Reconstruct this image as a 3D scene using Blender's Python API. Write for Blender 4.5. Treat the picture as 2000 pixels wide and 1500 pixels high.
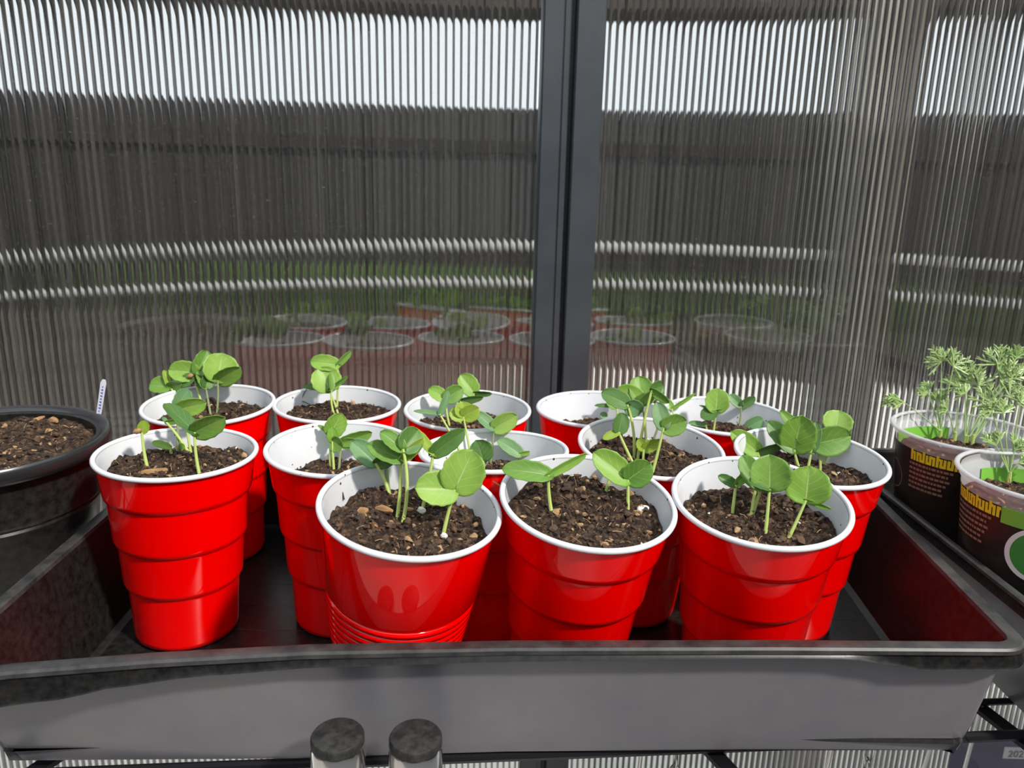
import bpy, math, random
from math import sin, cos, pi, radians, sqrt, atan
from mathutils import Vector, Matrix, noise
random.seed(7)
S = 0.01                                   # all numbers below are centimetres
for o in list(bpy.data.objects): bpy.data.objects.remove(o)
scene = bpy.context.scene

# ------------------------------------------------------------------ camera, light, exposure
CAM_H, PITCH, ROLL = 28.499, 0.25684, 0.024986
F = Vector((0, cos(PITCH), -sin(PITCH))); U = Vector((0, sin(PITCH), cos(PITCH))); RX = Vector((1, 0, 0))
c_, s_ = cos(ROLL), sin(ROLL)
CR = RX * c_ + U * s_; CU = -RX * s_ + U * c_
cd = bpy.data.cameras.new('camera'); cam = bpy.data.objects.new('camera', cd); scene.collection.objects.link(cam)
m = Matrix((CR, CU, -F)).transposed().to_4x4(); m.translation = Vector((0, 0, CAM_H * S)); cam.matrix_world = m
cd.sensor_width = 36; cd.lens = 27; cd.clip_start = 0.005; cd.clip_end = 200
cd.dof.use_dof = True; cd.dof.focus_distance = 0.44; cd.dof.aperture_fstop = 14
scene.camera = cam

world = bpy.data.worlds.new('world'); scene.world = world; world.use_nodes = True
bg = world.node_tree.nodes['Background']; bg.inputs[0].default_value = (0.86, 0.93, 1.0, 1); bg.inputs[1].default_value = 1.0
sd = bpy.data.lights.new('sun', 'SUN'); sun = bpy.data.objects.new('sun', sd); scene.collection.objects.link(sun)
sd.energy = 3.0; sd.angle = radians(4); sd.color = (1.0, 0.95, 0.86)
SUN = Vector((0.62, -0.52, 0.80)).normalized()
sun.rotation_euler = (-SUN).to_track_quat('-Z', 'Y').to_euler(); sun.location = (1, -1, 2)
scene.view_settings.view_transform = 'Standard'; scene.view_settings.look = 'None'
scene.view_settings.gamma = 1; scene.view_settings.exposure = 0.4

def ray(px, py):
    return (F * 1500 + CR * (px - 1000) - CU * (py - 750)) / 1500.0
O = Vector((0, 0, CAM_H))
def on_z(px, py, z):                       # point of a horizontal plane
    d = ray(px, py); return O + d * ((z - CAM_H) / d.z)
def at_depth(px, py, dep): return O + ray(px, py) * dep
def depth(p): return (Vector(p) - O).dot(F)

# ------------------------------------------------------------------ materials
def mat(name): 
    m = bpy.data.materials.new(name); m.use_nodes = True; nt = m.node_tree
    return m, nt, nt.nodes['Principled BSDF'], nt.nodes['Material Output']
def N(nt, t, **k):
    n = nt.nodes.new(t)
    for a, b in k.items():
        if a.startswith('i_'): n.inputs[int(a[2:]) if a[2:].isdigit() else a[2:]].default_value = b
        else: setattr(n, a, b)
    return n
def ramp(nt, stops):
    r = nt.nodes.new('ShaderNodeValToRGB'); e = r.color_ramp.elements
    while len(e) < len(stops): e.new(0.5)
    for i, (p, c) in enumerate(stops): e[i].position = p; e[i].color = (*c, 1)
    return r
def simple(name, col, rough=0.5, metal=0, spec=0.5, var=None, scale=300, bump=0, coat=0):
    m, nt, b, o = mat(name)
    b.inputs['Base Color'].default_value = (*col, 1); b.inputs['Roughness'].default_value = rough
    b.inputs['Metallic'].default_value = metal; b.inputs['Specular IOR Level'].default_value = spec
    b.inputs['Coat Weight'].default_value = coat; b.inputs['Coat Roughness'].default_value = 0.05
    if var or bump:
        tc = N(nt, 'ShaderNodeTexCoord'); nz = N(nt, 'ShaderNodeTexNoise'); nz.inputs['Scale'].default_value = scale
        nz.inputs['Detail'].default_value = 6; nz.inputs['Roughness'].default_value = .65
        nt.links.new(tc.outputs['Object'], nz.inputs['Vector'])
        if var:
            r = ramp(nt, [(0.35, col), (0.72, var)]); nt.links.new(nz.outputs['Fac'], r.inputs[0]); nt.links.new(r.outputs[0], b.inputs['Base Color'])
        if bump:
            bp = N(nt, 'ShaderNodeBump'); bp.inputs['Strength'].default_value = 1; bp.inputs['Distance'].default_value = bump * S
            nt.links.new(nz.outputs['Fac'], bp.inputs['Height']); nt.links.new(bp.outputs[0], b.inputs['Normal'])
    return m
M = {}
M['red'] = simple('red_plastic', (0.92, 0.0, 0.0), 0.06, spec=0.5)
M['white'] = simple('white_plastic', (0.74, 0.75, 0.79), 0.2, var=(0.68, 0.69, 0.73), scale=40, bump=0.004)
M['black'] = simple('black_plastic', (0.005, 0.005, 0.0055), 0.3, spec=0.35, var=(0.022, 0.021, 0.02), scale=220, bump=0.004)
M['flange'] = simple('dusty_black_rim', (0.018, 0.018, 0.019), 0.4, spec=.5, var=(0.07, 0.067, 0.065), scale=70)
M['traysheen'] = simple('black_plastic_with_painted_sheen', (0.13, 0.13, 0.15), 0.28, spec=1.0, var=(0.20, 0.175, 0.19), scale=12)  # black tray plastic with its grey reflections put into the base colour
M['wire'] = simple('black_coated_wire', (0.006, 0.006, 0.008), 0.35)
M['postblack'] = simple('black_metal', (0.040, 0.047, 0.056), 0.4, metal=0.0, spec=0.8, var=(0.055, 0.063, 0.073), scale=30)
M['chrome'] = simple('chrome', (0.75, 0.74, 0.72), 0.12, metal=1)
M['chromes'] = simple('brushed_steel', (0.7, 0.69, 0.67), 0.28, metal=1)
M['capblack'] = simple('dusty_black_cap', (0.010, 0.010, 0.010), 0.5, var=(0.045, 0.043, 0.04), scale=260, bump=0.02)
M['label'] = simple('white_stick', (0.72, 0.74, 0.82), 0.4)
M['ink'] = simple('violet_ink', (0.08, 0.08, 0.35), 0.6)
M['tag'] = simple('white_tag', (0.85, 0.85, 0.85), 0.5)
M['chip'] = simple('tan_bark', (0.42, 0.24, 0.10), 0.8, var=(0.22, 0.11, 0.05), scale=200, bump=0.02)
M['twig'] = simple('dark_twig', (0.05, 0.03, 0.02), 0.8)
M['root'] = simple('orange_root', (0.50, 0.22, 0.07), 0.7)
M['perlite'] = simple('perlite', (0.78, 0.72, 0.66), 0.9, bump=0.02, scale=400)
M['greyblock'] = simple('grey_block', (0.30, 0.30, 0.31), 0.8, var=(0.24, 0.24, 0.25), scale=60)
M['yellow'] = simple('yellow_print', (0.75, 0.66, 0.02), 0.5)
M['greenp'] = simple('green_print', (0.20, 0.50, 0.06), 0.45)
M['greend'] = simple('green_badge', (0.06, 0.28, 0.05), 0.45)
M['wprint'] = simple('white_print', (0.75, 0.77, 0.75), 0.5)
M['bprint'] = simple('brown_print', (0.24, 0.17, 0.11), 0.6)
M['sleeve'] = simple('black_sleeve', (0.012, 0.011, 0.011), 0.3, var=(0.03, 0.022, 0.018), scale=40)

def specks(m):
    nt = m.node_tree; b = nt.nodes['Principled BSDF']; src = b.inputs['Base Color'].links[0].from_socket
    tc = N(nt, 'ShaderNodeTexCoord'); v = N(nt, 'ShaderNodeTexVoronoi'); v.inputs['Scale'].default_value = 150; nt.links.new(tc.outputs['Object'], v.inputs['Vector'])
    nz = N(nt, 'ShaderNodeTexNoise'); nz.inputs['Scale'].default_value = 55; nz.inputs['Detail'].default_value = 2; nt.links.new(tc.outputs['Object'], nz.inputs['Vector'])
    a = N(nt, 'ShaderNodeMath', operation='LESS_THAN'); a.inputs[1].default_value = .11; nt.links.new(v.outputs['Distance'], a.inputs[0])
    g = N(nt, 'ShaderNodeMath', operation='GREATER_THAN'); g.inputs[1].default_value = .56; nt.links.new(nz.outputs['Fac'], g.inputs[0])
    mu = N(nt, 'ShaderNodeMath', operation='MULTIPLY'); nt.links.new(a.outputs[0], mu.inputs[0]); nt.links.new(g.outputs[0], mu.inputs[1])
    mx = N(nt, 'ShaderNodeMixRGB'); nt.links.new(mu.outputs[0], mx.inputs[0]); nt.links.new(src, mx.inputs[1]); mx.inputs[2].default_value = (.08, .05, .035, 1)
    nt.links.new(mx.outputs[0], b.inputs['Base Color'])
specks(M['white'])
def clear_plastic():
    m, nt, b, o = mat('frosted_clear_plastic')
    b.inputs['Base Color'].default_value = (0.75, 0.76, 0.78, 1); b.inputs['Roughness'].default_value = 0.25
    t = N(nt, 'ShaderNodeBsdfTransparent'); mx = N(nt, 'ShaderNodeMixShader'); mx.inputs[0].default_value = 0.52
    nt.links.new(t.outputs[0], mx.inputs[1]); nt.links.new(b.outputs[0], mx.inputs[2]); nt.links.new(mx.outputs[0], o.inputs[0]); return m
M['clear'] = clear_plastic()

def soil_mat():
    m, nt, b, o = mat('potting_soil')
    tc = N(nt, 'ShaderNodeTexCoord'); n1 = N(nt, 'ShaderNodeTexNoise'); n1.inputs['Scale'].default_value = 260; n1.inputs['Detail'].default_value = 8; n1.inputs['Roughness'].default_value = .7
    v = N(nt, 'ShaderNodeTexVoronoi'); v.inputs['Scale'].default_value = 420
    nt.links.new(tc.outputs['Object'], n1.inputs['Vector']); nt.links.new(tc.outputs['Object'], v.inputs['Vector'])
    r = ramp(nt, [(0.34, (0.008, 0.005, 0.004)), (0.50, (0.040, 0.023, 0.015)), (0.60, (0.11, 0.065, 0.038)), (0.72, (0.26, 0.165, 0.10))])
    nt.links.new(n1.outputs['Fac'], r.inputs[0]); nt.links.new(r.outputs[0], b.inputs['Base Color'])
    ad = N(nt, 'ShaderNodeMath', operation='ADD'); nt.links.new(n1.outputs['Fac'], ad.inputs[0]); nt.links.new(v.outputs['Distance'], ad.inputs[1])
    bp = N(nt, 'ShaderNodeBump'); bp.inputs['Distance'].default_value = 0.0014; bp.inputs['Strength'].default_value = 1
    nt.links.new(ad.outputs[0], bp.inputs['Height']); nt.links.new(bp.outputs[0], b.inputs['Normal'])
    b.inputs['Roughness'].default_value = 0.9; b.inputs['Specular IOR Level'].default_value = .25
    return m
M['soil'] = soil_mat()
M['crumb'] = simple('dark_crumb', (0.022, 0.013, 0.009), 0.9, var=(0.07, 0.04, 0.025), scale=500, bump=0.03)
M['crumb2'] = simple('brown_crumb', (0.12, 0.065, 0.035), 0.9, var=(0.05, 0.028, 0.016), scale=500, bump=0.03)
M['crumb3'] = simple('tan_crumb', (0.42, 0.27, 0.14), 0.9, var=(0.2, 0.11, 0.05), scale=400, bump=0.03)

def leaf_mat(name, c1, c2, vein, transl=0.35, rough=0.42):
    m, nt, b, o = mat(name)
    uv = N(nt, 'ShaderNodeUVMap'); sp = N(nt, 'ShaderNodeSeparateXYZ'); nt.links.new(uv.outputs[0], sp.inputs[0])
    def mt(op, a, bb=None):
        n = N(nt, 'ShaderNodeMath', operation=op)
        for i, x in enumerate((a, bb)):
            if x is None: continue
            if isinstance(x, (int, float)): n.inputs[i].default_value = x
            else: nt.links.new(x, n.inputs[i])
        return n.outputs[0]
    au = mt('ABSOLUTE', mt('SUBTRACT', sp.outputs[0], 0.5))
    mid = mt('LESS_THAN', au, mt('MULTIPLY', mt('SUBTRACT', 1.05, sp.outputs[1]), 0.022))
    q = mt('FRACT', mt('MULTIPLY', mt('SUBTRACT', sp.outputs[1], mt('MULTIPLY', au, 0.9)), 4.5))
    side = mt('LESS_THAN', q, 0.075)
    side = mt('MULTIPLY', side, 0.55)
    vm = mt('MAXIMUM', mid, side)
    tc = N(nt, 'ShaderNodeTexCoord'); nz = N(nt, 'ShaderNodeTexNoise'); nz.inputs['Scale'].default_value = 90; nz.inputs['Detail'].default_value = 3
    nt.links.new(tc.outputs['Object'], nz.inputs['Vector'])
    oi = N(nt, 'ShaderNodeObjectInfo')
    fac = mt('ADD', mt('MULTIPLY', nz.outputs['Fac'], 0.7), mt('MULTIPLY', oi.outputs['Random'], 0.35))
    r = ramp(nt, [(0.3, c1), (0.75, c2)]); nt.links.new(fac, r.inputs[0])
    mx = N(nt, 'ShaderNodeMixRGB'); nt.links.new(vm, mx.inputs[0]); nt.links.new(r.outputs[0], mx.inputs[1]); mx.inputs[2].default_value = (*vein, 1)
    nt.links.new(mx.outputs[0], b.inputs['Base Color'])
    bp = N(nt, 'ShaderNodeBump'); bp.inputs['Distance'].default_value = 0.0003; bp.inputs['Strength'].default_value = .7; bp.invert = True
    nt.links.new(vm, bp.inputs['Height']); nt.links.new(bp.outputs[0], b.inputs['Normal'])
    b.inputs['Roughness'].default_value = rough; b.inputs['Specular IOR Level'].default_value = .4
    tr = N(nt, 'ShaderNodeBsdfTranslucent'); nt.links.new(mx.outputs[0], tr.inputs[0])
    ms = N(nt, 'ShaderNodeMixShader'); ms.inputs[0].default_value = transl
    nt.links.new(b.outputs[0], ms.inputs[1]); nt.links.new(tr.outputs[0], ms.inputs[2]); nt.links.new(ms.outputs[0], o.inputs[0])
    return m
M['leaf_l'] = leaf_mat('light_green_leaf', (0.24, 0.46, 0.06), (0.38, 0.58, 0.12), (0.56, 0.70, 0.30))
M['leaf_m'] = leaf_mat('green_leaf', (0.15, 0.33, 0.05), (0.25, 0.44, 0.08), (0.42, 0.56, 0.22))
M['leaf_d'] = leaf_mat('dark_green_leaf', (0.07, 0.17, 0.035), (0.12, 0.25, 0.055), (0.20, 0.34, 0.11), 0.25)
M['leaf_p'] = leaf_mat('pale_blue_green_leaf', (0.16, 0.34, 0.14), (0.27, 0.45, 0.20), (0.36, 0.52, 0.28))
M['leaf_y'] = leaf_mat('yellow_green_leaf', (0.36, 0.52, 0.05), (0.46, 0.62, 0.10), (0.62, 0.72, 0.28), 0.45)
def stem_mat(name, c1, c2):
    m = simple(name, c1, 0.4, var=c2, scale=60); m.node_tree.nodes['Principled BSDF'].inputs['Subsurface Weight'].default_value = 0.0; return m
M['stem'] = stem_mat('pale_green_stem', (0.50, 0.60, 0.16), (0.34, 0.46, 0.12))
M['stemd'] = stem_mat('olive_stem', (0.27, 0.33, 0.14), (0.20, 0.24, 0.13))
M['fern'] = stem_mat('feathery_green', (0.30, 0.44, 0.15), (0.42, 0.56, 0.24))

def front_sheet():
    m, nt, b, o = mat('glossy_polycarbonate_skin')
    t = N(nt, 'ShaderNodeBsdfTransparent'); g = N(nt, 'ShaderNodeBsdfGlossy'); g.inputs['Roughness'].default_value = 0.035
    g.inputs['Color'].default_value = (1, 1, 1, 1); mx = N(nt, 'ShaderNodeMixShader'); mx.inputs[0].default_value = 0.16
    df = N(nt, 'ShaderNodeBsdfDiffuse'); df.inputs[0].default_value = (.7, .7, .68, 1); m2 = N(nt, 'ShaderNodeMixShader')
    tc = N(nt, 'ShaderNodeTexCoord'); mp = N(nt, 'ShaderNodeMapping'); mp.inputs['Scale'].default_value = (1, 1, .25)
    nz = N(nt, 'ShaderNodeTexNoise'); nz.inputs['Scale'].default_value = 4; nz.inputs['Detail'].default_value = 1
    nt.links.new(tc.outputs['Object'], mp.inputs[0]); nt.links.new(mp.outputs[0], nz.inputs['Vector'])
    bp = N(nt, 'ShaderNodeBump'); bp.inputs['Distance'].default_value = 0.004; bp.inputs['Strength'].default_value = .35
    nt.links.new(nz.outputs['Fac'], bp.inputs['Height']); nt.links.new(bp.outputs[0], g.inputs['Normal'])
    # dust specks
    v = N(nt, 'ShaderNodeTexNoise'); v.inputs['Scale'].default_value = 420; v.inputs['Detail'].default_value = 4
    nt.links.new(tc.outputs['Object'], v.inputs['Vector'])
    r = ramp(nt, [(0.54, (0.004,) * 3), (0.70, (0.05,) * 3), (0.78, (0.4,) * 3)]); nt.links.new(v.outputs['Fac'], r.inputs[0])
    nt.links.new(r.outputs[0], m2.inputs[0])
    nt.links.new(t.outputs[0], mx.inputs[1]); nt.links.new(g.outputs[0], mx.inputs[2])
    nt.links.new(mx.outputs[0], m2.inputs[1]); nt.links.new(df.outputs[0], m2.inputs[2]); nt.links.new(m2.outputs[0], o.inputs[0]); return m
M['skin'] = front_sheet()
def glass():
    m, nt, b, o = mat('ribbed_polycarbonate'); g = N(nt, 'ShaderNodeBsdfGlass'); g.inputs['IOR'].default_value = 1.5; g.inputs['Roughness'].default_value = 0.0
    g.inputs['Color'].default_value = (.97, .97, .95, 1); nt.links.new(g.outputs[0], o.inputs[0]); return m
M['ribglass'] = glass()
def ribm():
    m, nt, b, o = mat('rib_edge'); df = N(nt, 'ShaderNodeBsdfDiffuse'); df.inputs[0].default_value = (.42, .40, .37, 1)
    tl = N(nt, 'ShaderNodeBsdfTranslucent'); tl.inputs[0].default_value = (.45, .43, .40, 1); a = N(nt, 'ShaderNodeMixShader'); a.inputs[0].default_value = .5
    t = N(nt, 'ShaderNodeBsdfTransparent'); t.inputs[0].default_value = (.45, .45, .46, 1); mx = N(nt, 'ShaderNodeMixShader')
    tc = N(nt, 'ShaderNodeTexCoord'); mp = N(nt, 'ShaderNodeMapping'); mp.inputs['Scale'].default_value = (160, 1, 1.2)
    nz = N(nt, 'ShaderNodeTexNoise'); nz.inputs['Scale'].default_value = 1; nt.links.new(tc.outputs['Object'], mp.inputs[0]); nt.links.new(mp.outputs[0], nz.inputs['Vector'])
    r = ramp(nt, [(.38, (.05,) * 3), (.66, (.30,) * 3)]); nt.links.new(nz.outputs['Fac'], r.inputs[0]); nt.links.new(r.outputs[0], mx.inputs[0])
    nt.links.new(df.outputs[0], a.inputs[1]); nt.links.new(tl.outputs[0], a.inputs[2]); nt.links.new(t.outputs[0], mx.inputs[1]); nt.links.new(a.outputs[0], mx.inputs[2])
    nt.links.new(mx.outputs[0], o.inputs[0]); return m
M['rib'] = ribm()

# ------------------------------------------------------------------ object helpers
def link(o): scene.collection.objects.link(o); return o
def tag(o, label=None, cat=None, group=None, kind=None):
    if label: o['label'] = label
    if cat: o['category'] = cat
    if group: o['group'] = group
    if kind: o['kind'] = kind
    return o
def thing(name, label, cat, loc=(0, 0, 0), rot=None, group=None, kind=None):
    o = bpy.data.objects.new(name, None); link(o); o.empty_display_size = 0.01
    mw = (rot.to_4x4() if rot else Matrix.Identity(4)); mw.translation = Vector(loc) * S; o.matrix_world = mw
    MW[o.name] = mw.copy(); return tag(o, label, cat, group, kind)
MW = {}
class MB:
    def __init__(s): s.v = []; s.f = []; s.mi = []; s.uv = {}
    def add(s, vs, fs, mi=0):
        b = len(s.v); s.v += [Vector(x) for x in vs]
        for f in fs: s.f.append([b + i for i in f]); s.mi.append(mi)
        return b
    def box(s, a, b, mi=0, R=None):
        (x0, y0, z0), (x1, y1, z1) = a, b
        vs = [Vector(p) for p in ((x0,y0,z0),(x1,y0,z0),(x1,y1,z0),(x0,y1,z0),(x0,y0,z1),(x1,y0,z1),(x1,y1,z1),(x0,y1,z1))]
        if R: vs = [R @ p for p in vs]
        s.add(vs, [(0,3,2,1),(4,5,6,7),(0,1,5,4),(1,2,6,5),(2,3,7,6),(3,0,4,7)], mi)
    def lathe(s, prof, n=72, mi=0, cap0=False, cap1=False, close=False, c=(0, 0)):
        b = len(s.v); k = len(prof)
        for (r, z) in prof:
            for i in range(n): t = 2 * pi * i / n; s.v.append(Vector((c[0] + r * cos(t), c[1] + r * sin(t), z)))
        for j in range(k if close else k - 1):
            for i in range(n):
                a, a2 = j * n + i, j * n + (i + 1) % n; j2 = (j + 1) % k; d, d2 = j2 * n + i, j2 * n + (i + 1) % n
                s.f.append([b + a, b + a2, b + d2, b + d]); s.mi.append(mi)
        if cap0: s.f.append([b + i for i in range(n)][::-1]); s.mi.append(mi)
        if cap1: s.f.append([b + (k - 1) * n + i for i in range(n)]); s.mi.append(mi)
    def tube(s, pts, rad, n=8, mi=0):
        pts = [Vector(p) for p in pts]; k = len(pts)
        rad = rad if isinstance(rad, (list, tuple)) else [rad] * k
        b = len(s.v); up = None
        for i, p in enumerate(pts):
            d = (pts[min(i + 1, k - 1)] - pts[max(i - 1, 0)]).normalized()
            if up is None: up = Vector((0, 0, 1)) if abs(d.z) < .8 else Vector((1, 0, 0))
            x = d.cross(up).normalized(); y = x.cross(d).normalized(); up = y
            for q in range(n): t = 2 * pi * q / n; s.v.append(p + (x * cos(t) + y * sin(t)) * rad[i])
        for i in range(k - 1):
            for q in range(n):
                s.f.append([b + i*n + q, b + i*n + (q+1) % n, b + (i+1)*n + (q+1) % n, b + (i+1)*n + q]); s.mi.append(mi)
        s.f.append([b + q for q in range(n)][::-1]); s.mi.append(mi); s.f.append([b + (k-1)*n + q for q in range(n)]); s.mi.append(mi)
    def build(s, name, mats, parent=None, local=False, smooth=True, angle=40, uvs=None):
        me = bpy.data.meshes.new(name)
        inv = None
        if parent is not None and not local: inv = MW[parent.name].inverted()
        vs = [(inv @ (p * S)) if inv else p * S for p in s.v]
        me.from_pydata(vs, [], s.f)
        for mm in (mats if isinstance(mats, (list, tuple)) else [mats]): me.materials.append(mm)
        me.polygons.foreach_set('material_index', s.mi)
        if uvs:
            ul = me.uv_layers.new(name='UVMap')
            for lp in me.loops: ul.data[lp.index].uv = uvs[lp.vertex_index]
        me.polygons.foreach_set('use_smooth', [smooth] * len(me.polygons))
        me.update()
        if smooth and angle:
            try: me.set_sharp_from_angle(angle=radians(angle))
            except Exception: pass
        o = bpy.data.objects.new(name, me); link(o)
        if parent is not None:
            o.parent = parent; MW[o.name] = MW[parent.name].copy()
        else: MW[o.name] = Matrix.Identity(4)
        return o

# ------------------------------------------------------------------ the setting: greenhouse wall of ribbed sheet
TH = atan(0.09)
RW = Matrix.Rotation(TH, 3, 'Z')
def wall_pt(s, dy, z): return RW @ Vector((s, dy, z)) + Vector((0, 69, 0))
WZ0, WZ1 = -75, 62
def panel(name, s0, s1):
    root = thing(name, 'ribbed clear twin wall sheet ' + ('left' if s0 < 0 else 'right') + ' of the black post', None, wall_pt(0, 0, 0), RW, kind='structure')
    b = MB(); b.add([(s0, 0, WZ0), (s1, 0, WZ0), (s1, 0, WZ1), (s0, 0, WZ1)], [(0, 1, 2, 3)]); b.build('front_sheet', M['skin'], root, local=True, smooth=False)
    b = MB(); pitch = 0.63; n = int((s1 - s0) / pitch); q = 10
    rows = [[], []]; t0 = .42
    for i in range(n * q + 1):
        x = s0 + i * pitch / q; ph = (i % q) / q
        d = 0.095 * (abs(sin(pi * ph)) ** 0.8)
        rows[0].append((x, t0, d))
    vs = []
    for (x, y, d) in rows[0]:
        vs += [(x, y, WZ0), (x, y, WZ1), (x, y + .06 + d, WZ0), (x, y + .06 + d, WZ1)]
    fs = []
    for i in range(len(rows[0]) - 1):
        a = 4 * i; c = a + 4
        fs += [(a, c, c + 1, a + 1), (a + 2, a + 3, c + 3, c + 2), (a + 1, c + 1, c + 3, a + 3), (a, a + 2, c + 2, c)]
    e = 4 * (len(rows[0]) - 1); fs += [(0, 1, 3, 2), (e, e + 2, e + 3, e + 1)]
    b.add(vs, fs); b.build('ribbed_sheet', M['ribglass'], root, local=True, smooth=True, angle=60)
    b = MB()
    for i in range(n + 1):
        x = s0 + i * pitch
        b.box((x - .10, .05, WZ0), (x + .10, .38, WZ1))
    b.build('rib_lines', M['rib'], root, local=True, smooth=False)
    return root
panel('window_1', -95, 1.85)
panel('window_2', 6.9, 95)
# black mullion between the sheets
b = MB()
for x0, x1 in ((1.75, 4.05), (4.5, 6.95)):
    prof = [(x0, .9), (x0, -1.0), (x0 + .12, -1.15), (x1 - .12, -1.15), (x1, -1.0), (x1, .9)]
    vs = [Vector((x, y, WZ0)) for x, y in prof] + [Vector((x, y, WZ1)) for x, y in prof]
    vs = [RW @ v + Vector((0, 69, 0)) for v in vs]; n = len(prof)
    b.add(vs, [(i, (i + 1) % n, n + (i + 1) % n, n + i) for i in range(n)] + [tuple(range(n))[::-1], tuple(range(n, 2 * n))])
b.box((4.0, 0, WZ0), (4.55, .8, WZ1), R=Matrix.Translation((0, 69, 0)) @ RW.to_4x4())
for x in (3.55,): b.box((x, -1.3, WZ0), (x + .12, -1.1, WZ1), R=Matrix.Translation((0, 69, 0)) @ RW.to_4x4())
o = b.build('trim_1', M['postblack'], smooth=False); tag(o, 'black metal mullion post between the two ribbed sheets', kind='structure')
# base rail of the wall
b = MB(); b.box((-95, -1.2, -41), (95, 1.2, -36.5), R=Matrix.Translation((0, 69, 0)) @ RW.to_4x4())
o = b.build('trim_2', simple('grey_rail', (0.25, 0.25, 0.3), .4, var=(.3, .3, .33), scale=20), smooth=False); tag(o, 'grey horizontal base rail of the greenhouse wall', kind='structure')
# floor inside the greenhouse and ground outside
mfl, nt, pb, mo = mat('pale_gravel')
tc = N(nt, 'ShaderNodeTexCoord'); v = N(nt, 'ShaderNodeTexVoronoi'); v.inputs['Scale'].default_value = 45
nt.links.new(tc.outputs['Object'], v.inputs['Vector']); r = ramp(nt, [(0, (0.50, 0.48, 0.44)), (1, (0.90, 0.87, 0.80))]); nt.links.new(v.outputs['Color'], r.inputs[0])
nt.links.new(r.outputs[0], pb.inputs['Base Color']); pb.inputs['Roughness'].default_value = .9
mfi = simple('grey_gravel_floor', (0.42, 0.40, 0.38), .9, var=(.30, .28, .26), scale=30)
b = MB(); b.add([(-260, -260, -75), (260, -260, -75), (260, 58, -75), (-260, 58, -75)], [(0, 1, 2, 3)])
tag(b.build('floor', mfi, smooth=False), 'grey gravel floor of the greenhouse', kind='structure')
b = MB(); b.add([(-900, 58, -75.1), (900, 58, -75.1), (900, 190, -75.1), (-900, 190, -75.1)], [(0, 1, 2, 3)])
tag(b.build('floor', mfl, smooth=False), 'pale gravel strip outside along the greenhouse wall', kind='structure')
mgr = simple('dark_mulch', (0.035, 0.028, 0.022), .95, var=(0.10, 0.085, 0.07), scale=6)
b = MB(); b.add([(-1500, 190, -75.2), (1500, 190, -75.2), (1500, 1500, -75.2), (-1500, 1500, -75.2)], [(0, 1, 2, 3)])
tag(b.build('ground', mgr, smooth=False), 'dark mulched ground beyond the gravel strip', kind='structure')
mgp = simple('grey_paving', (0.80, 0.78, 0.74), .9, var=(0.58, 0.56, 0.53), scale=5)
b = MB(); b.box((45, 195, -76), (520, 430, -74.4)); tag(b.build('paved_path', mgp, smooth=False), 'pale grey paved area outside to the right of the post', 'path', kind='structure')
# fence beyond
mf = simple('dark_fence_wood', (0.010, 0.009, 0.009), .9, var=(0.032, 0.028, 0.026), scale=9)
f_ = thing('fence', 'dark brown board fence outside behind the ribbed sheets', 'fence', (0, 620, -75))
b = MB()
for i in range(90):
    x = -900 + i * 20; b.box((x, 620, -75), (x + 19.2, 623, 83 + random.uniform(-1, 1)))
b.build('board_panel', mf, f_, smooth=False)
b = MB(); 
for z in (-40, 50): b.box((-900, 616, z), (900, 620, z + 9))
b.build('rail', mf, f_, smooth=False)
# patio roof beyond the fence line
b = MB(); b.box((-900, 640, 158), (900, 690, 215))
tag(b.build('patio_roof', simple('brown_soffit', (0.05, 0.038, 0.032), .9), smooth=False), 'dark brown patio roof edge above the fence', 'roof')
for k, (x, y, w, h, lb) in enumerate([(-520, 470, 130, 42, 'low dark green hedge outside far left of the post'), (-90, 520, 110, 34, 'low dark green hedge outside just left of the post'), (230, 480, 170, 38, 'low green hedge outside right of the post')]):
    b = MB()
    for i in range(900):
        px_, py_, pz_ = x + random.gauss(0, w * .45), y + random.uniform(-22, 22), -75 + h * random.random() ** .7 + 12
        a = random.uniform(0, 6.28); t = random.uniform(-.8, .8); r_ = random.uniform(4, 8)
        e1 = Vector((cos(a), sin(a) * cos(t), sin(t))) * r_; e2 = Vector((-sin(a) * .4, cos(a) * .4, cos(t))).normalized() * r_ * .6
        p = Vector((px_, py_, pz_)); b.add([p - e1, p - e2, p + e1, p + e2], [(0, 1, 2, 3)])
    tag(b.build('hedge', simple('hedge_green', (0.05, 0.09, 0.02), .8, var=(.10, .15, .04), scale=4), smooth=False), lb, 'hedge')
# bent tubes added to draw the pale bands across the sheets
def arc_rail(lb, z0, sag, y, r_):
    b = MB(); b.tube([(x, y + x * .05, z0 - sag * (x / 270.) ** 2 + 4.5 * x / 270.) for x in range(-360, 380, 20)], r_, n=12)
    tag(b.build('pale_bent_tube', simple('pale_tube_grey', (.32, .32, .32), .8)), lb, 'pipe', 'pale bent tubes outside')
arc_rail('upper pale bent tube added for a band in the ribbed sheets', -3, 11, 400, 2.6)
arc_rail('lower pale bent tube added for a band in the ribbed sheets', -22, 9, 400, 2.2)
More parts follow.
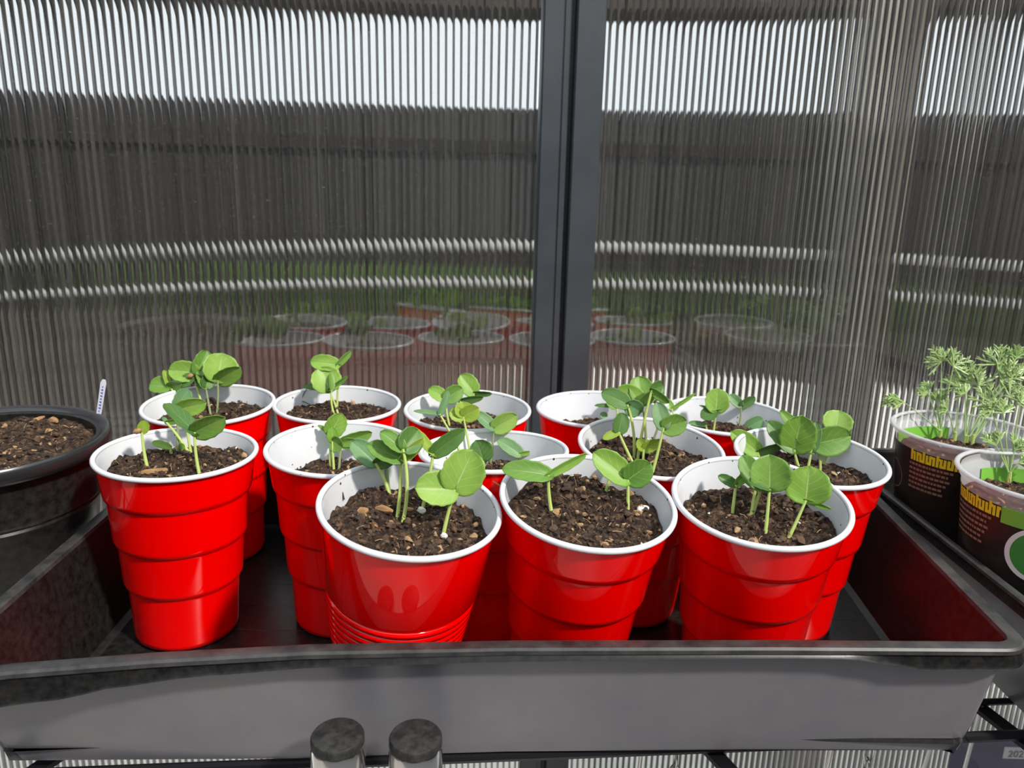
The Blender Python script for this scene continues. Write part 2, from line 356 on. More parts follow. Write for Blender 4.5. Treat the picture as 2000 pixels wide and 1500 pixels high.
# wooden pole outside on the right
d_ = ray(1706, 400); px0 = d_.x * 80 / d_.y
b = MB(); b.tube([(px0, 80, -75), (px0, 80, 40), (px0 + .3, 80, 110)], [1.7, 1.6, 1.5], n=14)
tag(b.build('wooden_pole', simple('sunlit_wood', (0.86, 0.76, 0.66), .85, var=(.74, .64, .55), scale=20)), 'tan wooden pole standing outside right of the post', 'pole')
mgw = simple('pale_haze_grey', (.62, .61, .58), .9, var=(.42, .41, .38), scale=14)  # pale boards added to stand in for the haze at the right
for k, (xa, xb, yy, ml, lb) in enumerate([(1540, 1596, 96, 1, 'narrow grey board added outside for haze, farthest left of the pale boards'), (1602, 1652, 92, 1, 'narrow grey board added outside for haze, just left of the tan pole'), (1768, 1792, 96, 1, 'thin grey board added outside for haze, right of the tan pole')]):
    da, db = ray(xa, 450), ray(xb, 450); b = MB(); b.box((da.x * yy / da.y, yy, -75), (db.x * yy / db.y, yy + 1.5, 120))
    tag(b.build('haze_board', mgw, smooth=False), lb, 'board', 'grey haze boards outside')
# dark walls out of view, added to keep bright sky out of reflections
mbk = simple('dark_back_wall', (0.045, 0.042, 0.040), .8, var=(.08, .07, .065), scale=3)
b = MB(); b.box((-165, -224, -75), (165, -220, 112)); tag(b.build('dark_screen_back', mbk, smooth=False), 'unseen dark wall behind the camera, added to darken reflections', kind='structure')
b = MB(); b.box((-169, -224, -75), (-165, 50, 112)); tag(b.build('dark_screen_left', mbk, smooth=False), 'unseen dark side wall added to darken reflections, left', kind='structure')
b = MB(); b.box((165, -224, -75), (169, 80, 112)); tag(b.build('dark_screen_right', mbk, smooth=False), 'unseen dark side wall added to darken reflections, right', kind='structure')

# ------------------------------------------------------------------ wire shelf under the trays
sh = thing('wire_shelf', 'black wire shelf carrying the seedling trays', 'shelf', (0, 45, -1.3))
b = MB()
for k, off in enumerate([35.0, 37.9, 41.2, 44.6, 48, 51.4, 54.8, 58.2, 61.6, 65]):
    b.tube([(-62, off - 62 * .09, -1.45), (62, off + 62 * .09, -1.45)], .21 if k else .3, n=8)
b.build('wires', M['wire'], sh)
for (x0, y0, x1, y1) in [(-25.2, 31.9, -22.8, 37), (12.9, 33.2, 9.8, 40.5), (28.5, 42.5, 30.2, 36.6), (-42, 30, -40, 36), (42, 42, 44, 37)]:
    b = MB(); d = Vector((x1 - x0, y1 - y0, 0)).normalized(); nrm = Vector((-d.y, d.x, 0)) * .45
    p0, p1 = Vector((x0, y0, -2.0)), Vector((x1, y1, -2.0))
    vs = [p0 - nrm, p1 - nrm, p1 + nrm, p0 + nrm]; vs += [v + Vector((0, 0, .28)) for v in vs]
    b.add(vs, [(0,3,2,1),(4,5,6,7),(0,1,5,4),(1,2,6,5),(2,3,7,6),(3,0,4,7)]); b.build('brace', M['wire'], sh, smooth=False)

# ------------------------------------------------------------------ trays
def offset_loop(pts, d):
    n = len(pts); out = []
    for i in range(n):
        a, p, c = Vector(pts[i - 1]), Vector(pts[i]), Vector(pts[(i + 1) % n])
        e1, e2 = (p - a).normalized(), (c - p).normalized()
        n1, n2 = Vector((e1.y, -e1.x)), Vector((e2.y, -e2.x)); mm = (n1 + n2)
        mm = mm / max(.5, mm.dot(n1)) if mm.length > 1e-6 else n1
        out.append(tuple(p + mm * d))
    return out
def round_loop(corners, r=.8, seg=6, sub=None):
    out = []; n = len(corners)
    for i in range(n):
        a, p, c = Vector(corners[i - 1]), Vector(corners[i]), Vector(corners[(i + 1) % n])
        ang = (a - p).angle(c - p)
        if ang > 2.6: out.append(tuple(p)); continue
        u, w = (a - p).normalized() * r, (c - p).normalized() * r
        for k in range(seg + 1):
            t = k / seg; out.append(tuple(p + u * (1 - t) ** 2 + w * t ** 2))
    res = []
    for i in range(len(out)):      # resample long edges
        p, q = Vector(out[i]), Vector(out[(i + 1) % len(out)]); L = (q - p).length; k = max(1, int(L / 1.0))
        for j in range(k): res.append(tuple(p.lerp(q, j / k)))
    return res
def tray(name, label, corners, skirt, zt=6.6, zb=-1.0, taper=1.2, flange=.75, group=None):
    L0 = round_loop(corners)                                   # inner rim edge, counter clockwise
    cx = sum(p[0] for p in L0) / len(L0); cy = sum(p[1] for p in L0) / len(L0)
    t = thing(name, label, 'tray', (cx, cy, zb), group=group); n = len(L0)
    def low(L, y0): return [(p[0], max(p[1], y0 + .045 * (p[0] + 10)) if p[1] < 45 and front else p[1]) for p in L]
    front = corners[0][0] < 0
    def loop(L, z): return [Vector((p[0], p[1], z if not callable(z) else z(p))) for p in L]
    def strip(b, loops):
        base = [b.add(l, []) for l in loops]
        for j in range(len(loops) - 1):
            for i in range(n): b.f.append([base[j] + i, base[j] + (i+1) % n, base[j+1] + (i+1) % n, base[j+1] + i]); b.mi.append(0)
        return base
    b = MB()
    inner = low(offset_loop(L0, -taper), 33.9)
    loops = [loop(offset_loop(L0, flange * .1 + .12), zt - .35), loop(low(offset_loop(L0, -taper + .25), 33.6), zb + 1.1), loop(low(offset_loop(L0, -taper - .1), 33.95), zb)]
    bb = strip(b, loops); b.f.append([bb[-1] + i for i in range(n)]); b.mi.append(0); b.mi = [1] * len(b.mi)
    ins = [loop(offset_loop(L0, -.02), zt - .25), loop(inner, .12), loop(offset_loop(inner, -.5), 0)]
    bb = strip(b, ins[::-1]); b.f.append([bb[0] + i for i in range(n)]); b.mi.append(0)
    b.build('tray_body', [M['black'], M['traysheen']], t, angle=50)
    b = MB()
    lo = [loop(L0, zt - .28), loop(offset_loop(L0, .06), zt - .03), loop(offset_loop(L0, .14), zt), loop(offset_loop(L0, flange - .12), zt),
          loop(offset_loop(L0, flange), zt - .1), loop(offset_loop(L0, flange + .02), lambda p: zt - .3), loop(offset_loop(L0, flange - .1), lambda p: zt - .32)]
    strip(b, lo); b.build('rim_flange', M['flange'], t, angle=35)
    b = MB()
    lo = [loop(offset_loop(L0, flange - .12), zt - .3), loop(offset_loop(L0, flange + .02), lambda p: zt - skirt(p) + .12), loop(offset_loop(L0, flange + .1), lambda p: zt - skirt(p)), loop(offset_loop(L0, flange + .0), lambda p: zt - skirt(p) - .02)]
    strip(b, lo); b.build('rim_skirt', M['black'], t, angle=60)
    # floor channels
    b = MB(); x0, x1 = min(p[0] for p in inner) + 2.2, max(p[0] for p in inner) - 2.2; y0, y1 = max(p[1] for p in inner[:10]) + 2, max(p[1] for p in inner) - 2.5
    for k in range(9):
        y = y0 + (y1 - y0) * k / 8; b.tube([(x0, y, -.12), (x1, y, -.12)], .16, n=6)
    b.build('floor_channels', M['black'], t)
    return t
def skirt_main(p):
    x, y = p
    if y < 40:
        pts = [(-28, 1.75), (-24, 1.70), (-20.5, 1.55), (-18, 1.15), (-14, .85), (-8, .72), (0, .62), (8, .55), (14, .5), (17, .52), (19.5, .85), (21, 1.15), (23, 1.1), (28, 1.0)]
        for (a, u), (c, v) in zip(pts, pts[1:]):
            if a <= x <= c: t = (x - a) / (c - a); t = t * t * (3 - 2 * t); return u + (v - u) * t
    return 1.0
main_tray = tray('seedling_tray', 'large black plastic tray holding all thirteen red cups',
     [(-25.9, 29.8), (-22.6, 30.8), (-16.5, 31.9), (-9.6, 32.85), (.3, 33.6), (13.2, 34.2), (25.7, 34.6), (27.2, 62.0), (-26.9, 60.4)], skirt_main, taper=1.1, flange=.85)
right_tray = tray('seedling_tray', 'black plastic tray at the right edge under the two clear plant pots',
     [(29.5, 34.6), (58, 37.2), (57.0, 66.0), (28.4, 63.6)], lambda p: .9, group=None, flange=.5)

# ------------------------------------------------------------------ red cups
H = 12.0; RB = 3.15
def cup_outer(kind):
    if kind == 0:
        return [(3.0, .0), (3.12, .05), (3.16, .35), (3.30, 3.45), (3.33, 3.6), (3.52, 3.78), (3.56, 4.0), (3.70, 6.4), (3.72, 6.5), (3.90, 6.66), (3.94, 6.9),
                (4.09, 9.35), (4.11, 9.48), (4.27, 9.62), (4.31, 9.85), (4.52, 11.7)]
    p = [(3.0, 0), (3.12, .05), (3.18, .4), (3.54, 3.9)]
    for k in range(7):
        z = 4.1 + k * .42; r = 3.56 + (z - 4.1) * .125; p += [(r, z), (r + .09, z + .05), (r + .10, z + .30), (r + .02, z + .36)]
    return p + [(3.98, 7.15), (4.07, 7.3), (4.52, 11.7)]
def inner_r(z):
    P = [(0, 2.9), (3.5, 3.2), (6.5, 3.62), (9.5, 4.0), (11.8, 4.44)]; z = max(0, min(11.8, z))
    for (a, u), (c, v) in zip(P, P[1:]):
        if z <= c: return u + (v - u) * (z - a) / (c - a)
cup_mesh = {}
def make_cup(kind, label, loc, rot, group):
    t = thing('plastic_cup', label, 'cup', loc, rot, group)
    if kind not in cup_mesh:
        pr = cup_outer(kind); b = MB(); b.lathe(pr, n=96, cap0=True); o1 = b.build('cup_body', M['red'], t, local=True, angle=70)
        ins = [(inner_r(11.8) , 11.8), (inner_r(9.5), 9.5), (inner_r(6.5), 6.5), (inner_r(3.5), 3.5), (inner_r(.3), .3), (.1, .25)]
        b = MB(); b.lathe(ins[::-1], n=96, cap0=True); o2 = b.build('lining', M['white'], t, local=True)
        b = MB(); b.lathe([(4.60 + .155 * cos(a), 11.84 + .155 * sin(a)) for a in [2 * pi * k / 14 for k in range(14)]], n=96, close=True)
        o3 = b.build('rolled_rim', M['white'], t, local=True, angle=None)
        cup_mesh[kind] = (o1, o2, o3)
    else:
        for s in cup_mesh[kind]:
            c = s.copy(); link(c); c.parent = t; MW[c.name] = MW[t.name].copy()
    return t
ph = {'B1': 'back row, far left', 'B2': 'back row, second from left', 'B3': 'back row, just left of the black post', 'B4': 'back row, standing right below the black post',
      'B5': 'back row, far right', 'M2': 'middle row, left one with scratched white inside', 'M3': 'middle row, second from left, mostly hidden', 'M4': 'middle row, filled with tall clustered seedlings',
      'M5': 'middle row, at the right end nearest the clear pots', 'L1': 'front left, beside the black pot', 'F1': 'front row, left one with fine rings near its base', 'F2': 'front row, middle one with two seedlings',
      'F3': 'front row, right one'}
CUPS = {  # x, y, tilt x, tilt y, soil depth below rim, mound, slope
 'B1': (-22.42, 55.13, -.003, -.040, 1.5), 'B2': (-13.4, 55.88, .022, -.011, 1.3), 'B3': (-3.28, 55.41, .002, -.036, 1.9), 'B4': (6.66, 56.42, -.003, -.009, 2.3),
 'B5': (16.10, 55.54, .002, -.011, 2.1), 'M2': (-11.0, 46.24, .029, -.03, 2.5), 'M3': (-.75, 45.1, -.025, .066, 2.2), 'M4': (8.53, 48.31, .049, -.095, 1.5),
 'M5': (18.84, 47.06, .024, -.065, 1.9), 'L1': (-20.74, 44.37, .027, .001, 1.25), 'F1': (-6.47, 37.94, .122, -.119, 1.6), 'F2': (3.32, 39.9, .076, -.157, 1.35), 'F3': (13.74, 40.42, -.011, -.146, 1.9)}
cup = {}
def soil_h(seed, x, y, R_, amp):
    v = noise.fractal(Vector((x * .45 + seed * 7.3, y * .45 - seed * 3.1, seed)), .8, 2.1, 4) * amp
    v += abs(noise.noise(Vector((x * 1.7 + seed, y * 1.7, seed * 2.)))) * amp * .9
    v += abs(noise.noise(Vector((x * 3.6 + seed, y * 3.6, 3.)))) * amp * .75
    rr = sqrt(x * x + y * y) / R_
    return v - (rr ** 6) * .12
def make_soil(name, label, loc, rot, z, R_, seed, amp=.42, ncr=420, extra=(), bumps=()):
    t_loc = Vector(loc); rm = rot or Matrix.Identity(3)
    t = thing(name, label, 'soil', t_loc, rot, kind='stuff'); TMP.append(t)
    b = MB(); nr, na = 34, 110
    def hh(x, y):
        h = soil_h(seed, x, y, R_, amp)
        for (bx, by, bh, bs) in bumps: h += bh * math.exp(-((x - bx) ** 2 + (y - by) ** 2) / bs ** 2)
        return h
    vs = [(0, 0, z + hh(0, 0))]
    for i in range(1, nr + 1):
        r = R_ * i / nr
        for j in range(na):
            a = 2 * pi * j / na; x, y = r * cos(a), r * sin(a); jx = noise.noise(Vector((x * 5, y * 5, seed))) * .05 * (i < nr)
            vs.append((x + jx, y + jx, z + hh(x, y)))
    fs = [(0, 1 + j, 1 + (j + 1) % na) for j in range(na)]
    for i in range(nr - 1):
        for j in range(na):
            a = 1 + i * na + j; a2 = 1 + i * na + (j + 1) % na; fs.append((a, a2 and a + na, a2 + na, a2))
    b.add(vs, fs, 0)
    # underside
    b.lathe([(R_ - .02, z - .2), (R_ * .93, z - 2.5)], n=36, cap1=True, mi=0)
    rnd = random.Random(seed * 11 + 5)
    ico = [Vector(p).normalized() for p in ((0,0,1),(.89,0,.45),(.28,.85,.45),(-.72,.53,.45),(-.72,-.53,.45),(.28,-.85,.45),(.72,.53,-.45),(-.28,.85,-.45),(-.89,0,-.45),(-.28,-.85,-.45),(.72,-.53,-.45),(0,0,-1))]
    icf = [(0,1,2),(0,2,3),(0,3,4),(0,4,5),(0,5,1),(1,6,2),(2,7,3),(3,8,4),(4,9,5),(5,10,1),(6,7,2),(7,8,3),(8,9,4),(9,10,5),(10,6,1),(11,7,6),(11,8,7),(11,9,8),(11,10,9),(11,6,10)]
    for k in range(ncr):
        a = rnd.uniform(0, 2 * pi); r = R_ * sqrt(rnd.random()) * .95; x, y = r * cos(a), r * sin(a)
        s0 = rnd.choice((.05, .07, .09, .13, .17)) * rnd.uniform(.8, 1.25)
        s0 = min(s0, max(.04, (R_ - r) * .8))
        e = rnd.random(); mi = 1 if e < .55 else (2 if e < .88 else (3 if e < .994 else 4))
        st = Vector((rnd.uniform(.6, 1.7), rnd.uniform(.6, 1.7), rnd.uniform(.5, 1.)))
        Rr = Matrix.Rotation(rnd.uniform(0, 6.28), 3, 'Z') @ Matrix.Rotation(rnd.uniform(-.7, .7), 3, 'X')
        c = Vector((x, y, z + hh(x, y) + s0 * .25))
        b.add([c + Rr @ Vector((p.x * st.x, p.y * st.y, p.z * st.z)) * s0 * rnd.uniform(.55, 1.35) for p in ico], icf, mi)
    for k in range(ncr // 4):   # fibres
        a = rnd.uniform(0, 2 * pi); r = R_ * sqrt(rnd.random()) * .82; p = Vector((r * cos(a), r * sin(a), 0)); p.z = z + hh(p.x, p.y) + .04
        d = Vector((rnd.uniform(-1, 1), rnd.uniform(-1, 1), rnd.uniform(-.1, .6))).normalized() * rnd.uniform(.2, .6)
        b.tube([p, p + d * .5 + Vector((0, 0, rnd.uniform(0, .1))), p + d], [rnd.uniform(.012, .03)] * 3, n=4, mi=rnd.choice((1, 1, 2, 3)))
    o = b.build(name, [M['soil'], M['crumb'], M['crumb2'], M['crumb3'], M['perlite']], t, local=True, angle=None, smooth=True)
    o.data.polygons.foreach_set('use_smooth', [q == 0 for q in b.mi])
    # soil is one mesh: promote it
    lab = dict(t.items()); mw = MW[t.name]; bpy.data.objects.remove(t); o.parent = None; o.matrix_world = mw; o.name = name
    for k_ in ('label', 'category', 'kind'):
        if k_ in lab: o[k_] = lab[k_]
    return hh
TMP = []
bumps_for = {'F2': [(-1.6, 2.2, .55, 1.3)], 'F1': [(-2.2, 2.2, .45, 1.2)], 'M4': [(-1.5, 0, .3, 1.5), (2.6, 0, .3, 1.)], 'B2': [(-.6, 1.6, .5, 1.1)], 'B1': [(2.0, 1.2, .4, 1.2)], 'L1': [(1.8, 1.8, .3, 1.3)], 'B5': [(1.2, 1.5, .35, .8)], 'F3': [(-1.8, 1.5, .45, 1.5)], 'M5':[(1.,-.5,.35,1.5)]}
for i, (k, (x, y, tx, ty, sdp)) in enumerate(CUPS.items()):
    a = Vector((sin(tx), sin(ty), 1)).normalized(); xx = (Vector((1, 0, 0)) - a * a.x).normalized(); yy = a.cross(xx)
    rot = Matrix((xx, yy, a)).transposed(); z0 = RB * sqrt(a.x ** 2 + a.y ** 2)
    loc = Vector((x, y, z0 + .05))
    rotz = rot @ Matrix.Rotation(i * .7, 3, 'Z')
    t = make_cup(1 if k == 'F1' else 0, 'red plastic cup with white rim, ' + ph[k], loc, rotz, 'red plastic cups in the tray')
    hh = make_soil('potting_soil', 'dark potting soil in the red cup, ' + ph[k], loc, rot, H - sdp, inner_r(H - sdp) - .03, i + 1, extra=(), bumps=bumps_for.get(k, ()), ncr=(520 if k[0] in 'FML' else 320))
    cup[k] = dict(loc=loc, rot=rot, z=H - sdp, R=inner_r(H - sdp), hh=hh)

def soil_point(c, px, py):
    """where the sight line through the base meets the soil of a pot"""
    inv = c['rot'].transposed(); o = inv @ (O - c['loc']); d = inv @ ray(px, py)
    z = c['z']
    for it in range(4):
        t = (z - o.z) / d.z; p = o + d * t; r = sqrt(p.x ** 2 + p.y ** 2)
        if r > c['R'] * .88: p.x *= c['R'] * .88 / r; p.y *= c['R'] * .88 / r
        z = c['z'] + c['hh'](p.x, p.y)
    p.z = z - .12
    return c['loc'] + c['rot'] @ p

# ------------------------------------------------------------------ seedlings
def leaf(parent, node, tip, width, roll, mkey, seed, cupv=.16, name='leaf'):
    """a rounded seed leaf from node to tip (world cm)"""
    rnd = random.Random(seed); ax = (tip - node); L = ax.length; ax.normalize()
    view = (O - node).normalized(); side = ax.cross(view).normalized(); nrm = side.cross(ax).normalized()
    q = Matrix.Rotation(roll, 3, ax); side = q @ side; nrm = q @ nrm
    nu, nv = 14, 16; b = MB(); uvs = []; vs = []
    droop = rnd.uniform(.04, .16); wav = rnd.uniform(0, 6)
    for j in range(nv + 1):
        v = j / nv
        # rounded outline, slightly pointed tip
        w = (max(0, 1 - abs(2 * v ** .92 - 1) ** 2.25)) ** .55
        w = max(w, .05 if v < .5 else .02)
        for i in range(nu + 1):
            u = 2 * i / nu - 1
            edge = 1 + .035 * sin(v * 26 + wav + u * 2) * abs(u) ** 4
            X = u * w * width / 2 * edge
            Y = L * (v * .99) - (.13 * L) * (abs(u) ** 2) * (1 - v) ** 2
            Z = cupv * width * (abs(u) ** 1.8) * w - droop * L * (v ** 2) + .03 * width * sin(5 * v + wav + u * 2.2) * abs(u) - .02 * width * math.exp(-(u / .08) ** 2)
            vs.append(node + ax * Y + side * X + nrm * Z); uvs.append((i / nu, v))
    fs = []
    for j in range(nv):
        for i in range(nu): a = j * (nu + 1) + i; fs.append((a, a + 1, a + nu + 2, a + nu + 1))
    b.add(vs, fs); o = b.build(name, M[mkey], parent, uvs=uvs, angle=None)
    md = o.modifiers.new('thick', 'SOLIDIFY'); md.thickness = .00028; md.offset = 0
    return o
def stem_pts(p0, p1, bend, n=9):
    m_ = (p0 + p1) / 2 + bend
    return [p0 * (1 - t) ** 2 + m_ * 2 * t * (1 - t) + p1 * t ** 2 for t in [i / n for i in range(n + 1)]]
def seedling(cn, base, node, leaves, desc, sc='stem', r=.085, bend=0., lean=0.):
    c = cup[cn]; p0 = soil_point(c, *base); dep = depth(p0) - lean
    nd = at_depth(node[0], node[1], dep)
    t = thing('seedling', desc, 'seedling', p0, group=None)
    b = MB(); bv = CR * bend + Vector((0, 0, .0)); pts = stem_pts(p0, nd, bv)
    b.tube(pts, [r * (1.15 - .35 * i / 9) for i in range(10)], n=8); b.build('stem', M[sc], t)
    for i, (tx, ty, w, dz, roll, mk) in enumerate(leaves):
        tip = at_depth(tx, ty, dep - dz); wc = w * dep / 1500.; wc = wc / max(.35, cos(radians(roll)))
        leaf(t, nd, tip, wc, radians(roll), mk, int(tx * 7 + ty))
    return t, nd
W = {'B1': 'far left back-row cup', 'B2': 'second back-row cup', 'B3': 'back-row cup left of the post', 'B4': 'back-row cup below the post', 'B5': 'far right back-row cup', 'M2': 'left middle-row cup', 'M3': 'half-hidden middle-row cup',
     'M4': 'crowded middle-row cup', 'M5': 'right end middle-row cup', 'L1': 'front left cup', 'F1': 'ringed front cup', 'F2': 'middle front cup', 'F3': 'right front cup'}
